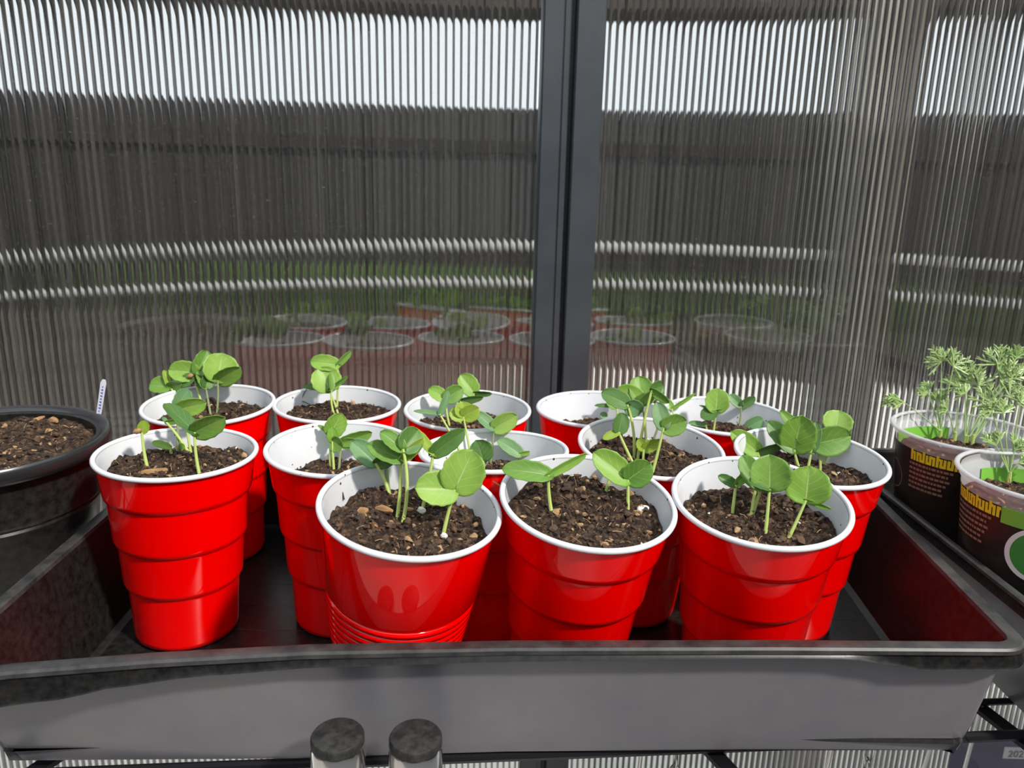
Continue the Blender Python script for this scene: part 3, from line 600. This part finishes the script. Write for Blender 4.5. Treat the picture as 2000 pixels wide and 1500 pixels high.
SEED = [
 # cup, base, node, leaves(tipx, tipy, width px, towards camera cm, roll, material), label, stem material, bend
 ('B1', (421, 793), (425, 743), [(435, 689, 66, -.2, 10, 'leaf_l'), (469, 722, 34, .4, 35, 'leaf_m')], 'seedling with the big round right-hand leaf in the ', 'stemd', .15),
 ('B1', (394, 795), (385, 729), [(327, 722, 42, .3, 5, 'leaf_l'), (406, 684, 34, -.5, 15, 'leaf_m')], 'tall seedling with round leaf spread left in the ', 'stem', -.1),
 ('B1', (398, 798), (378, 737), [(352, 752, 22, .2, 40, 'leaf_d'), (408, 752, 22, .3, 30, 'leaf_d')], 'short seedling with dark folded leaves in the ', 'stem', 0),
 ('B1', (352, 800), (331, 756), [(290, 750, 34, .1, 25, 'leaf_m'), (320, 722, 13, 0, 20, 'leaf_y'), (352, 752, 22, .5, 30, 'leaf_m')], 'leftmost low seedling with a bright upright leaf in the ', 'stem', .3),
 ('B1', (410, 796), (402, 757), [(388, 722, 20, -.2, 20, 'leaf_m'), (409, 731, 26, -.4, 20, 'leaf_d')], 'thin seedling in the shade behind its neighbours in the ', 'stemd', 0),
 ('L1', (389, 911), (380, 844), [(437, 820, 44, .5, 25, 'leaf_m'), (322, 782, 30, -.2, 35, 'leaf_d')], 'stout seedling with wide dark pointed leaves in the ', 'stem', -.15),
 ('L1', (347, 892), (347, 800), [(402, 788, 36, .2, 15, 'leaf_l'), (366, 758, 34, -.2, 15, 'leaf_p')], 'tall seedling with bright curled leaves in the ', 'stemd', 0),
 ('L1', (373, 884), (365, 838), [(352, 812, 16, 0, 30, 'leaf_m')], 'thin seedling hidden behind the stout one in the ', 'stem', 0),
 ('L1', (371, 886), (325, 825), [(357, 822, 11, .1, 30, 'leaf_m'), (318, 814, 8, 0, 30, 'leaf_p')], 'slanting thin seedling leaning left in the ', 'stem', .2),
 ('L1', (288, 907), (277, 845), [(283, 822, 22, .1, 5, 'leaf_y')], 'leftmost seedling with a small folded leaf in the ', 'stem', -.1),
 ('L1', (336, 890), (332, 874), [(296, 862, 15, .1, 15, 'leaf_l')], 'tiny seedling low on the soil in the ', 'stem', 0),
 ('L1', (358, 888), (356, 878), [(352, 866, 12, .1, 15, 'leaf_m')], 'tiny green sprout at the soil in the ', 'stem', 0),
 ('B2', (658, 796), (659, 713), [(605, 705, 32, .3, 15, 'leaf_l'), (687, 686, 13, -.3, 30, 'leaf_m')], 'tallest seedling with leaves spread like wings in the ', 'stem', .1),
 ('B2', (660, 806), (643, 762), [(628, 716, 58, .1, 8, 'leaf_l'), (680, 737, 10, 0, 30, 'leaf_m'), (589, 751, 13, -.2, 30, 'leaf_d')], 'seedling with the round leaf facing front in the ', 'stem', .1),
 ('B2', (653, 808), (647, 762), [(650, 726, 12, -.3, 40, 'leaf_m')], 'slender seedling crossing its neighbour in the ', 'stem', -.2),
 ('M2', (645, 916), (645, 848), [(668, 808, 40, .1, 15, 'leaf_l'), (621, 829, 8, 0, 30, 'leaf_m')], 'left seedling with a bright crumpled leaf in the ', 'stem', 0),
 ('M2', (652, 918), (649, 862), [(668, 874, 30, .2, 30, 'leaf_m'), (650, 835, 22, .2, 10, 'leaf_l')], 'seedling with drooping leaf beside the bright one in the ', 'stem', 0),
 ('M2', (662, 916), (666, 864), [(728, 846, 26, -.4, 30, 'leaf_m'), (700, 868, 24, -.4, 20, 'leaf_m')], 'right seedling with leaves reaching right in the ', 'stemd', 0),
 ('F1', (760, 968), (733, 905), [(687, 860, 42, .2, 15, 'leaf_p'), (771, 896, 26, .1, 25, 'leaf_d')], 'bent seedling with a pale blue green left leaf in the ', 'stem', .25),
 ('F1', (752, 948), (753, 905), [(722, 868, 34, -.3, 20, 'leaf_m')], 'short seedling behind the bent one in the ', 'stemd', 0),
 ('F1', (776, 1010), (784, 897), [(717, 866, 38, .3, 15, 'leaf_m'), (829, 859, 22, .1, 35, 'leaf_y')], 'tall seedling with broad left leaf in the ', 'stem', .1),
 ('F1', (787, 1017), (787, 877), [(743, 842, 32, .2, 20, 'leaf_m'), (820, 838, 50, -.6, 15, 'leaf_d')], 'tallest seedling with a dark right leaf in the ', 'stem', .45),
 ('F1', (824, 997), (846, 886), [(908, 841, 36, .3, 10, 'leaf_d'), (801, 829, 20, -.4, 30, 'leaf_y')], 'right tall seedling with a long dark leaf in the ', 'stem', .1),
 ('F1', (867, 1034), (888, 956), [(812, 952, 68, 1.0, 8, 'leaf_l'), (925, 880, 84, .2, 8, 'leaf_l')], 'seedling with two very large bright leaves in the ', 'stem', -.05),
 ('M3', (955, 893), (965, 837), [(929, 804, 24, .2, 25, 'leaf_p'), (1010, 812, 38, .3, 10, 'leaf_l')], 'seedling with a V of two leaves in the ', 'stemd', 0),
 ('M3', (909, 899), (905, 814), [(878, 803, 30, .2, 10, 'leaf_y'), (935, 797, 34, .2, 10, 'leaf_y'), (905, 784, 36, .0, 10, 'leaf_y')], 'seedling with yellow green umbrella leaf in the ', 'stem', .05),
 ('M3', (886, 897), (859, 809), [(878, 763, 15, -.1, 20, 'leaf_p'), (807, 800, 9, 0, 30, 'leaf_p')], 'leftmost seedling with narrow leaves in the ', 'stem', .1),
 ('M3', (946, 912), (944, 900), [(931, 860, 48, .3, 15, 'leaf_d')], 'low seedling with dark round leaf in the ', 'stem', 0),
 ('M3', (1016, 896), (1016, 887), [(972, 857, 28, .2, 20, 'leaf_p'), (1037, 884, 10, .1, 20, 'leaf_l')], 'lowest right seedling with a pale oval leaf in the ', 'stem', 0),
 ('B3', (878, 829), (870, 779), [(838, 757, 27, .1, 15, 'leaf_l'), (904, 758, 34, -.2, 10, 'leaf_m')], 'left seedling with two spread leaves in the ', 'stem', -.1),
 ('B3', (908, 829), (926, 768), [(900, 731, 38, .1, 10, 'leaf_l'), (961, 771, 11, .1, 30, 'leaf_d')], 'right tallest seedling in the ', 'stem', .1),
 ('B3', (899, 829), (899, 783), [(945, 777, 14, -.2, 30, 'leaf_d')], 'middle thin seedling in the ', 'stem', 0),
 ('F2', (1079, 1005), (1071, 928), [(982, 911, 40, .5, 25, 'leaf_m'), (1149, 887, 18, -.6, 30, 'leaf_l')], 'left seedling with leaves held level in the ', 'stem', -.12),
 ('F2', (1227, 994), (1226, 937), [(1160, 882, 52, .2, 15, 'leaf_l'), (1272, 906, 52, .4, 15, 'leaf_m')], 'right seedling with two large folded leaves in the ', 'stem', .02),
 ('F2', (1183, 958), (1192, 930), [(1186, 902, 16, -.3, 30, 'leaf_m')], 'short stem half hidden behind a leaf in the ', 'stem', 0),
 ('M4', (1262, 882), (1254, 787), [(1203, 762, 46, .1, 15, 'leaf_l'), (1249, 733, 48, -.4, 10, 'leaf_m'), (1283, 766, 22, .2, 20, 'leaf_l')], 'tallest seedling with broad leaves in the ', 'stemd', .25),
 ('M4', (1245, 899), (1273, 762), [(1307, 788, 16, .3, 25, 'leaf_m'), (1298, 753, 30, -.4, 15, 'leaf_d')], 'tall seedling with a leaf bending right in the ', 'stem', -.15),
 ('M4', (1238, 890), (1225, 790), [(1176, 764, 36, 0, 25, 'leaf_d'), (1254, 806, 36, -.3, 10, 'leaf_p')], 'thick stemmed seedling with dark left leaf in the ', 'stem', .4),
 ('M4', (1238, 903), (1208, 844), [(1177, 857, 16, .3, 15, 'leaf_y'), (1218, 806, 32, -.1, 20, 'leaf_d')], 'left leaning seedling with a dark upright leaf in the ', 'stem', -.02),
 ('M4', (1275, 912), (1296, 836), [(1284, 785, 34, .0, 10, 'leaf_p'), (1342, 822, 42, .3, 10, 'leaf_m')], 'right seedling with one pale and one green leaf in the ', 'stem', .05),
 ('M4', (1257, 899), (1257, 878), [(1287, 862, 24, .2, 15, 'leaf_y'), (1248, 858, 22, .2, 15, 'leaf_y')], 'short bright yellow green seedling in the ', 'stem', 0),
 ('M4', (1266, 882), (1285, 836), [(1291, 815, 14, -.2, 30, 'leaf_p')], 'thin dark stem behind the pale leaf in the ', 'stemd', 0),
 ('B4', (1207, 826), (1204, 793), [(1161, 791, 8, .1, 20, 'leaf_d'), (1186, 782, 24, .1, 30, 'leaf_m')], 'small seedling with a thin level leaf in the ', 'stem', 0),
 ('B4', (1186, 826), (1184, 815), [(1172, 808, 14, .1, 20, 'leaf_p')], 'low seedling peeping over the rim in the ', 'stem', 0),
 ('B5', (1393, 845), (1398, 803), [(1403, 758, 46, .1, 10, 'leaf_l'), (1369, 815, 28, .2, 20, 'leaf_d'), (1415, 801, 5, .1, 30, 'leaf_d'), (1367, 790, 5, .1, 30, 'leaf_d')], 'seedling with a round upright leaf in the ', 'stem', .05),
 ('B5', (1441, 838), (1447, 793), [(1425, 770, 20, -.2, 10, 'leaf_p'), (1476, 776, 18, .1, 20, 'leaf_d')], 'thin seedling with small spread leaves in the ', 'stemd', .2),
 ('B5', (1384, 845), (1378, 830), [(1345, 825, 11, .1, 20, 'leaf_p')], 'low seedling with a narrow pale leaf in the ', 'stem', 0),
 ('B5', (1313, 838), (1312, 798), [(1361, 770, 8, .1, 30, 'leaf_l'), (1300, 780, 16, 0, 10, 'leaf_l')], 'leftmost seedling with a long narrow leaf in the ', 'stem', 0),
 ('B5', (1450, 843), (1457, 837), [(1492, 818, 28, .2, 15, 'leaf_p')], 'low right seedling with a pale leaf in the ', 'stem', 0),
 ('M5', (1486, 903), (1480, 883), [(1430, 843, 38, .4, 10, 'leaf_l'), (1536, 870, 16, .2, 35, 'leaf_d')], 'left seedling with a broad leaf reaching left in the ', 'stem', 0),
 ('M5', (1562, 913), (1551, 878), [(1501, 822, 38, -.2, 15, 'leaf_d'), (1567, 812, 68, .9, 8, 'leaf_l')], 'seedling with the big shiny round leaf in the ', 'stem', -.05),
 ('M5', (1578, 916), (1585, 878), [(1528, 799, 26, -.4, 25, 'leaf_m'), (1597, 822, 26, -.3, 20, 'leaf_d')], 'seedling behind the big shiny leaf in the ', 'stem', 0),
 ('M5', (1602, 917), (1592, 867), [(1666, 852, 58, .4, 10, 'leaf_m')], 'right seedling with an olive round leaf in the ', 'stem', .35),
 ('M5', (1610, 908), (1630, 842), [(1641, 801, 56, -.1, 10, 'leaf_l')], 'rear right seedling with a scalloped light leaf in the ', 'stem', .1),
 ('F3', (1430, 1002), (1437, 947), [(1403, 929, 20, .1, 15, 'leaf_d'), (1464, 920, 18, -.1, 20, 'leaf_l')], 'small left seedling with dark folded leaf in the ', 'stem', .03),
 ('F3', (1496, 1035), (1503, 955), [(1505, 889, 78, .2, 10, 'leaf_m'), (1459, 937, 16, .3, 35, 'leaf_d')], 'central seedling with a large upright leaf in the ', 'stem', .02),
 ('F3', (1539, 1052), (1574, 977), [(1582, 911, 84, .3, 8, 'leaf_l'), (1624, 996, 10, .3, 30, 'leaf_l')], 'front right seedling with a large veined leaf in the ', 'stem', .03),
 ('F3', (1467, 1007), (1477, 947), [(1451, 888, 40, -.2, 15, 'leaf_m'), (1550, 908, 34, -.5, 20, 'leaf_d')], 'rear seedling half hidden by the large leaf in the ', 'stem', 0),
 ('F3', (1469, 1006), (1487, 953), [(1500, 925, 20, -.2, 20, 'leaf_m')], 'thin slanting seedling beside the rear one in the ', 'stem', 0),
]
for (cn, base, node, lv, ds, sc, bend) in SEED:
    big = cn[0] == 'F' or cn == 'L1'
    t, nd = seedling(cn, base, node, lv, ds + W[cn], sc, r=.095 if big or cn in ('M5', 'M4') else .08, bend=bend)
    if 'folded leaf in the front left' in t['label'] and base[0] == 288 or 'dark folded leaves in the far left' in t['label']:
        b = MB(); c0 = nd + (Vector((-.2, -.1, .12)))
        b.tube([c0 + Vector((-.28, 0, -.1)), c0 + Vector((-.1, 0, -.03)), c0 + Vector((.1, 0, .05)), c0 + Vector((.25, 0, .1))], [.06, .17, .18, .06], n=10)
        b.build('seed_coat', M['chip'], t)

# ------------------------------------------------------------------ clear pots with feathery seedlings
def clear_pot(key, label, loc, R_, rot_a):
    t = thing('clear_plant_pot', label, 'plant pot', loc)
    def rr(z): return R_ - .45 - (11.5 - z) * .115
    b = MB(); b.lathe([(rr(0) - .2, 0), (rr(0), .12), (rr(4), 4), (rr(8), 8), (rr(10.9), 10.9), (rr(11.0) + .1, 11.0), (rr(11.2) + .14, 11.2), (rr(11.5) + .05, 11.5)], n=96, cap0=True)
    b.build('pot_body', M['clear'], t, local=True, angle=60)
    b = MB(); b.lathe([(R_ - .17 + .17 * cos(a), 11.6 + .13 * sin(a)) for a in [2 * pi * k / 12 for k in range(12)]], n=96, close=True); b.build('rolled_rim', M['clear'], t, local=True, angle=None)
    def band(name, z0, z1, a0, a1, mt, off=.04, thick=.02, parent=None, n=40):
        b = MB(); vs = []
        for i in range(n + 1):
            a = a0 + (a1 - a0) * i / n
            for (z, o_) in ((z0, off), (z1, off), (z1, off - thick), (z0, off - thick)):
                r = rr(z) + o_; vs.append((r * cos(a), r * sin(a), z))
        fs = []
        for i in range(n):
            for q in range(4): fs.append((4*i + q, 4*i + 4 + q, 4*i + 4 + (q+1) % 4, 4*i + (q+1) % 4))
        fs += [(3, 2, 1, 0), (4*n, 4*n+1, 4*n+2, 4*n+3)]
        b.add(vs, fs); return b.build(name, mt, parent or t, local=True, angle=60)
    D = radians
    sl = band('sleeve', .5, 10.5, D(0), D(359.9), M['sleeve'], n=90)
    band('green_band', 9.5, 10.52, D(rot_a - 5), D(rot_a + 62), M['greenp'], off=.065, parent=sl)
    band('green_band', 8.8, 10.5, D(rot_a + 186), D(rot_a + 255), M['greenp'], off=-.06, parent=sl)
    # yellow title: a row of upright letter strokes
    b = MB()
    na = 15
    for k in range(na):
        a0 = D(rot_a - 52 + k * 3.1); a1 = a0 + D(2.3); hgt = .75 if k % 4 else .95
        vs = []
        for a in (a0, a1):
            for (z, o_) in ((9.75, .07), (9.75 + hgt * .9, .07)): r = rr(z) + o_; vs.append((r * cos(a), r * sin(a), z))
        b.add(vs, [(0, 2, 3, 1)])
        if k % 3 != 1:
            z_ = 9.75 + (.0 if k % 2 else .5); vs = []
            for a in (a0, a1 + D(.9)):
                for zz in (z_, z_ + .2): r = rr(zz) + .072; vs.append((r * cos(a), r * sin(a), zz))
            b.add(vs, [(0, 2, 3, 1)])
    b.build('yellow_lettering', M['yellow'], sl, local=True, smooth=False)
    b = MB(); rnd = random.Random(3)
    for row in range(6):
        z = 9.4 - row * .36; a = rot_a - 53
        while a < rot_a - 14 - row * 1.5:
            w = rnd.uniform(1.5, 4.2)
            vs = []
            for aa in (D(a), D(a + w)):
                for zz in (z, z + .17): r = rr(zz) + .07; vs.append((r * cos(aa), r * sin(aa), zz))
            b.add(vs, [(0, 2, 3, 1)]); a += w + .8
    b.build('small_print', M['bprint'], sl, local=True, smooth=False)
    # round badge with white border
    def disc(name, az, zc, rad, mt, off, inner=0):
        b = MB(); vs = []; n = 48
        for rad_ in ([inner] if inner else [0.001]) + [rad * .5 if not inner else (inner + rad) / 2, rad]:
            for i in range(n):
                t_ = 2 * pi * i / n; dx = rad_ * cos(t_); z = zc + rad_ * sin(t_); r = rr(z) + off; a = az + dx / r
                vs.append((r * cos(a), r * sin(a), z))
        fs = []
        for j in range(2):
            for i in range(n): fs.append((j*n+i, j*n+(i+1) % n, (j+1)*n+(i+1) % n, (j+1)*n+i))
        b.add(vs, fs); return b.build(name, mt, sl, local=True, angle=None)
    disc('badge', D(rot_a + 24), 8.0, 1.55, M['greend'], .08)
    disc('badge_border', D(rot_a + 24), 8.0, 1.78, M['wprint'], .085, inner=1.5)
    disc('badge_centre', D(rot_a + 30), 8.0, .6, M['yellow'], .09)
    if key == 'A': disc('printed_ring', D(rot_a - 78), 8.0, 1.1, M['bprint'], .075, inner=1.04)
    hh = make_soil('potting_soil', 'brown crumbly soil in the clear pot ' + ('behind, nearer the wall' if key == 'A' else 'in front, cut by the photo edge'), Vector(loc), None, 9.6, rr(9.6) - .08, 40 + len(key) + ord(key), amp=.35, ncr=520)
    cup[key] = dict(loc=Vector(loc), rot=Matrix.Identity(3), z=9.6, R=rr(9.6), hh=hh)
clear_pot('A', 'clear plastic pot with black sleeve and feathery seedlings, behind, nearer the wall', (33.4, 53.9, .06), 5.05, 247)
clear_pot('B', 'clear plastic pot with black sleeve and green badge, in front at the right edge', (33.35, 44.7, .06), 5.15, 214)
def frond(parent, p0, p1, rad, dirv, spread, seed, nf=9):
    """a finely divided leaf: petiole p0->p1 and forked lobes fanned about dirv"""
    rnd = random.Random(seed); b = MB()
    b.tube(stem_pts(p0, p1, Vector((rnd.uniform(-.1, .1), 0, .1))), [.06 - .025 * i / 9 for i in range(10)], n=6)
    dirv = dirv.normalized(); fw = -F; sd = dirv.cross(fw).normalized()
    for k in range(nf):
        a = (k / (nf - 1) - .5) * spread + rnd.uniform(-.1, .1)
        d = (dirv * cos(a) + sd * sin(a) + fw * rnd.uniform(-.45, .45)).normalized(); L = rad * rnd.uniform(.75, 1.1)
        q0 = p1; q1 = p1 + d * L * .55; q2 = p1 + d * L + Vector((0, 0, -.06 * L))
        b.tube([q0, q1, q2], [.045, .07, .02], n=5)
        for s in (-1, 1):
            for f0 in (.35, .6, .8):
                s0 = p1 + d * L * f0; dd = (d + sd * s * rnd.uniform(.5, .9) + fw * rnd.uniform(-.3, .3)).normalized() * L * .42 * (1.1 - f0 * .4)
                b.tube([s0, s0 + dd * .6, s0 + dd], [.04, .065, .02], n=5)
    b.build('frond', M['fern'], parent)
def fern(cn, base, fronds, desc, seed):
    c = cup[cn]; p0 = soil_point(c, *base); dep = depth(p0)
    t = thing('feathery_seedling', desc, 'seedling', p0)
    top = p0 + Vector((0, 0, .9)); b = MB(); b.tube([p0, (p0 + top) / 2, top], [.16, .14, .10], n=8); b.build('stem', M['stem'], t)
    for i, (x, y, r, dx, dy, sp, dz) in enumerate(fronds):
        p1 = at_depth(x, y, dep - dz); frond(t, p0 + Vector((0, 0, .35 + .1 * i)), p1, r * dep / 1500., CR * dx + CU * dy, sp, seed * 13 + i)
fern('A', (1811, 840), [(1839, 706, 34, -.5, .6, 3.4, 0), (1862, 716, 34, .6, .6, 3.4, .5), (1812, 766, 22, -.5, .4, 2.6, .4), (1829, 784, 22, .2, 1, 2, -.3), (1766, 786, 36, -1, .1, 1.0, .5)], 'feathery seedling at the left of the rear clear pot', 1)
fern('A', (1859, 853), [(1874, 756, 32, 0, .7, 3.4, .2), (1851, 800, 20, -.7, .3, 2, .4)], 'short feathery seedling second from left in the rear clear pot', 2)
fern('A', (1886, 860), [(1886, 768, 24, -.4, .5, 3, .3), (1911, 753, 36, .1, 1, 2.6, .3), (1892, 733, 26, 0, 1, 2.4, -.4)], 'feathery seedling near the front rim of the rear clear pot', 3)
fern('A', (1900, 842), [(1950, 712, 46, 0, 1, 3.0, .2), (1955, 745, 42, .9, .5, 2.6, .4), (1932, 786, 36, -.2, .8, 3, .3)], 'tallest feathery seedling in the rear clear pot', 4)
fern('A', (1925, 838), [(1979, 738, 38, .3, .8, 3, .3), (1972, 775, 36, .8, .4, 3, .5), (1985, 700, 30, .2, 1, 2.6, 0)], 'rightmost feathery seedling in the rear clear pot', 5)
fern('B', (1959, 935), [(1959, 806, 26, 0, .8, 3.0, .2), (1993, 786, 32, .4, .8, 3.0, .2), (1938, 802, 24, -.7, .5, 2.4, .3), (1945, 870, 30, -.4, 1, 1.6, .2), (1982, 880, 30, .6, .8, 1.6, .3), (1990, 905, 26, 1, .3, 1.4, .5)], 'feathery seedling with thin stems in the front clear pot', 6)

# ------------------------------------------------------------------ black nursery pot on the left
pl = Vector((-33.7, 46.2, -1.2))
t = thing('nursery_pot', 'large black plastic pot filled with soil at the left edge', 'plant pot', pl)
b = MB(); b.lathe([(4.9, 0), (5.1, .15), (6.3, 8.6), (6.38, 8.75), (6.3, 8.9), (6.42, 9.1), (6.36, 9.25), (6.55, 11.9), (6.85, 12.0), (6.85, 12.1)], n=96, cap0=True)
b.lathe([(6.75, 12.9), (6.45, 12.8), (6.2, 9), (4.8, .4)], n=96); b.build('pot_body', M['black'], t, local=True, angle=50)
b = MB(); b.lathe([(6.85, 12.0), (7.25, 12.2), (7.4, 12.6), (7.38, 13.05), (7.25, 13.2), (7.0, 13.15), (6.7, 12.9)], n=96); b.build('rolled_rim', simple('glossy_black_rim', (.02, .02, .022), .22, spec=.7), t, local=True, angle=60)
hh = make_soil('potting_soil', 'brown soil in the large black pot at the left', pl, None, 12.4, 6.5, 77, amp=.35, ncr=900)
cup['P'] = dict(loc=pl, rot=Matrix.Identity(3), z=12.4, R=6.5, hh=hh)
def chip(cn, px, py, L, w, ang, label, mt='chip', name='bark_chip', cat='bark chip'):
    p = soil_point(cup[cn], px, py) + Vector((0, 0, .22)); d = Vector((cos(ang), sin(ang), .15)); b = MB()
    rnd = random.Random(int(px)); sdv = Vector((-sin(ang), cos(ang), 0)) * w
    pts = [p - d * L / 2, p - d * L * .2 + sdv * .2, p + d * L * .2, p + d * L / 2]
    b.tube(pts, [w * .25, w * .55, w * .5, w * .2], n=7)
    tag(b.build(name, M[mt], angle=30), label, cat)
chip('P', 118, 820, 1.5, .5, -.7, 'tan bark chip lying on the soil of the black pot')
chip('P', 96, 846, .55, .5, .2, 'small round tan stone on the soil of the black pot', 'chip', 'pebble', 'stone')
chip('P', 165, 803, .4, .45, .4, 'white perlite grain near the stick in the black pot', 'perlite', 'perlite_grain', 'perlite')
chip('P', 108, 806, 1.0, .3, 1.2, 'thin pale bark sliver behind the tan chip in the black pot')
chip('F1', 752, 984, 1.2, .4, -.6, 'tan bark chip left of the stems in the ringed front cup')
chip('F1', 710, 993, .6, .42, .3, 'pale bark piece at the left in the ringed front cup')
chip('F1', 824, 1002, .45, .45, .3, 'white perlite grain at a stem base in the ringed front cup', 'perlite', 'perlite_grain', 'perlite')
chip('F1', 796, 997, .7, .3, .1, 'flat brown bark flake between stems in the ringed front cup')
chip('F1', 730, 1032, .8, .14, -.9, 'thin orange sliver at the front left in the ringed front cup', 'root')
chip('F1', 868, 1053, .35, .32, .1, 'small cream grain at the front right in the ringed front cup', 'perlite', 'perlite_grain', 'perlite')
chip('F2', 1272, 993, .4, .34, .1, 'small cream grain at the right in the middle front cup', 'perlite', 'perlite_grain', 'perlite')
chip('F2', 1252, 1000, .4, .34, .6, 'tan grain beside the right seedling in the middle front cup', 'perlite', 'perlite_grain', 'perlite')
chip('L1', 296, 920, 1.9, .4, .15, 'long brown bark piece at the front of the front left cup')
# white plant label stick in the pot
p0 = on_z(189, 836, 11.0); dp = depth(p0); p1 = at_depth(203, 741, dp)
t = thing('plant_label', 'white plastic plant label stick with violet writing in the black pot', 'plant label', p0)
b = MB(); d = (p1 - p0).normalized(); sdv = d.cross(F).normalized() * .26; th = F * .03; sdv = (sdv + F * .12)
prof = [p0 - sdv * .75, p0 + sdv * .75, p1 - d * .25 + sdv, p1 + sdv * .4, p1 - sdv * .5, p1 - d * .25 - sdv]
b.add([p - th for p in prof] + [p + th for p in prof], [tuple(range(6)), tuple(range(6, 12))[::-1]] + [(i, i + 6, (i + 1) % 6 + 6, (i + 1) % 6) for i in range(6)])
b.build('stick', M['label'], t, smooth=False)
b = MB(); rnd = random.Random(2); L = (p1 - p0).length
for k in range(12):
    q = p0 + d * (L * (.16 + k * .062)) - th * 1.3; w = sdv * rnd.uniform(.2, .55); h_ = d * .07
    b.add([q - w - h_, q + w - h_ * .2, q + w + h_ * .5, q - w + h_], [(0, 1, 2, 3)])
b.build('writing', M['ink'], t, smooth=False)

# twigs
def twig(pts, rad, label, mt='twig', name='twig'):
    b = MB()
    for pp in pts: b.tube(pp, rad, n=6)
    tag(b.build(name, M[mt]), label, 'twig')
p = soil_point(cup['F1'], 671, 978); dp = depth(p)
q = lambda x, y: at_depth(x, y, dp)
twig([[q(672, 976), q(667, 955), q(662, 935)], [q(664, 945), q(670, 935), q(674, 926)]], .05, 'forked dark twig standing at the left of the ringed front cup')
p = soil_point(cup['B2'], 588, 790); dp = depth(p)
twig([[q(586, 790), q(592, 772), q(599, 760)], [q(591, 775), q(583, 764)], [q(590, 783), q(605, 790)]], .035, 'thin forked twig at the left inside the second back-row cup')
p = soil_point(cup['F2'], 1001, 972); dp = depth(p)
twig([[q(1001, 975), q(988, 960), q(975, 948), q(962, 940)]], .045, 'orange root curling over the left rim of the middle front cup', 'root', 'root')

# ------------------------------------------------------------------ chrome posts with black caps in front of the tray
for (x, y, lb) in [(-7.75, 30.5, 'left chrome shelf post with dusty black cap before the tray'), (-4.1, 30.55, 'right chrome shelf post with dusty black cap before the tray')]:
    t = thing('shelf_post', lb, 'shelf post', (x, y, -74.5), group='chrome shelf posts')
    b = MB(); prof = [(1.2, 0), (1.2, 70)]
    b.lathe([(1.2, .0), (1.2, 76.3)], n=48, cap0=True); b.build('pole', M['chrome'], t, local=True)
    b = MB(); b.lathe([(1.2, 76.0), (1.27, 76.05), (1.27, 77.35), (1.2, 77.55)], n=48); b.build('collar', M['chrome'], t, local=True)
    b = MB(); b.lathe([(1.24, 77.4), (1.24, 77.75), (1.17, 77.86), (.6, 77.95), (.02, 77.97)], n=48); b.build('cap', M['capblack'], t, local=True)
# ------------------------------------------------------------------ small hardware below the shelf on the right
def chain(x, y, z, n, label):
    b = MB()
    for k in range(n):
        c = Vector((x, y, z - k * .95)); ax = Vector((1, 0, 0)) if k % 2 else Vector((0, 1, 0))
        pts = [c + ax * (.3 * cos(a)) + Vector((0, 0, .6 * sin(a))) for a in [2 * pi * i / 14 for i in range(15)]]
        b.tube(pts, .07, n=6)
    tag(b.build('chain', M['chromes']), label, 'chain', 'steel chains hanging under the shelf')
chain(10.3, 38.6, -2.6, 9, 'short steel chain hanging below the tray near the middle')
chain(21.8, 38.8, -2.9, 9, 'steel chain hanging below the tray at the right')
for (a, bb, lb) in [((29.2, 40.6, -1.6), (28.0, 40.0, -16), 'thin steel rod dropping from the shelf at the right corner'), ((19.3, 38.2, -1.8), (18.6, 38.2, -16), 'thin steel rod dropping left of the right chain'), ((25.0, 38.0, -1.8), (23.0, 37.6, -16), 'slanting steel rod right of the right chain'), ((8.0, 37.4, -1.8), (7.6, 37.4, -16), 'thin dark rod dropping left of the middle chain')]:
    b = MB(); b.tube([a, bb], .12, n=8); tag(b.build('steel_rod', M['chromes']), lb, 'rod', 'steel rods under the shelf')
b = MB(); c0 = at_depth(1975, 1510, 62); b.box((c0.x - 2.4, c0.y, c0.z - 9), (c0.x + 5, c0.y + 4, c0.z + .2))
tag(b.build('grey_box', simple('blue_grey_plastic', (.16, .15, .24), .5), smooth=False), 'blue grey box low at the right edge under the shelf', 'box')
c1 = at_depth(1990, 1472, 61.9)
t = thing('price_tag', 'small white tag with faint numerals low at the right edge', 'tag', c1)
b = MB(); b.box((c1.x - 1.2, c1.y, c1.z - .5), (c1.x + 2.2, c1.y + .08, c1.z + .55)); b.build('card', M['tag'], t, smooth=False)
fc = bpy.data.curves.new('numerals', 'FONT'); fc.body = '2021'; fc.size = .0085; fc.extrude = .0001
tmp = bpy.data.objects.new('tmp', fc); link(tmp); dg = bpy.context.evaluated_depsgraph_get(); me = bpy.data.meshes.new_from_object(tmp.evaluated_get(dg)); bpy.data.objects.remove(tmp)
me.materials.clear(); me.materials.append(M['greyblock']); no = bpy.data.objects.new('numerals', me); link(no); no.parent = t
no.rotation_euler = (pi / 2, 0, 0); no.location = (-.009, -.0006, -.003)
b = MB(); b.box((10.2, 66.0, -44), (14.6, 68.0, -34.4)); tag(b.build('concrete_block', M['greyblock'], smooth=False), 'pale grey block against the wall below the tray', 'block')
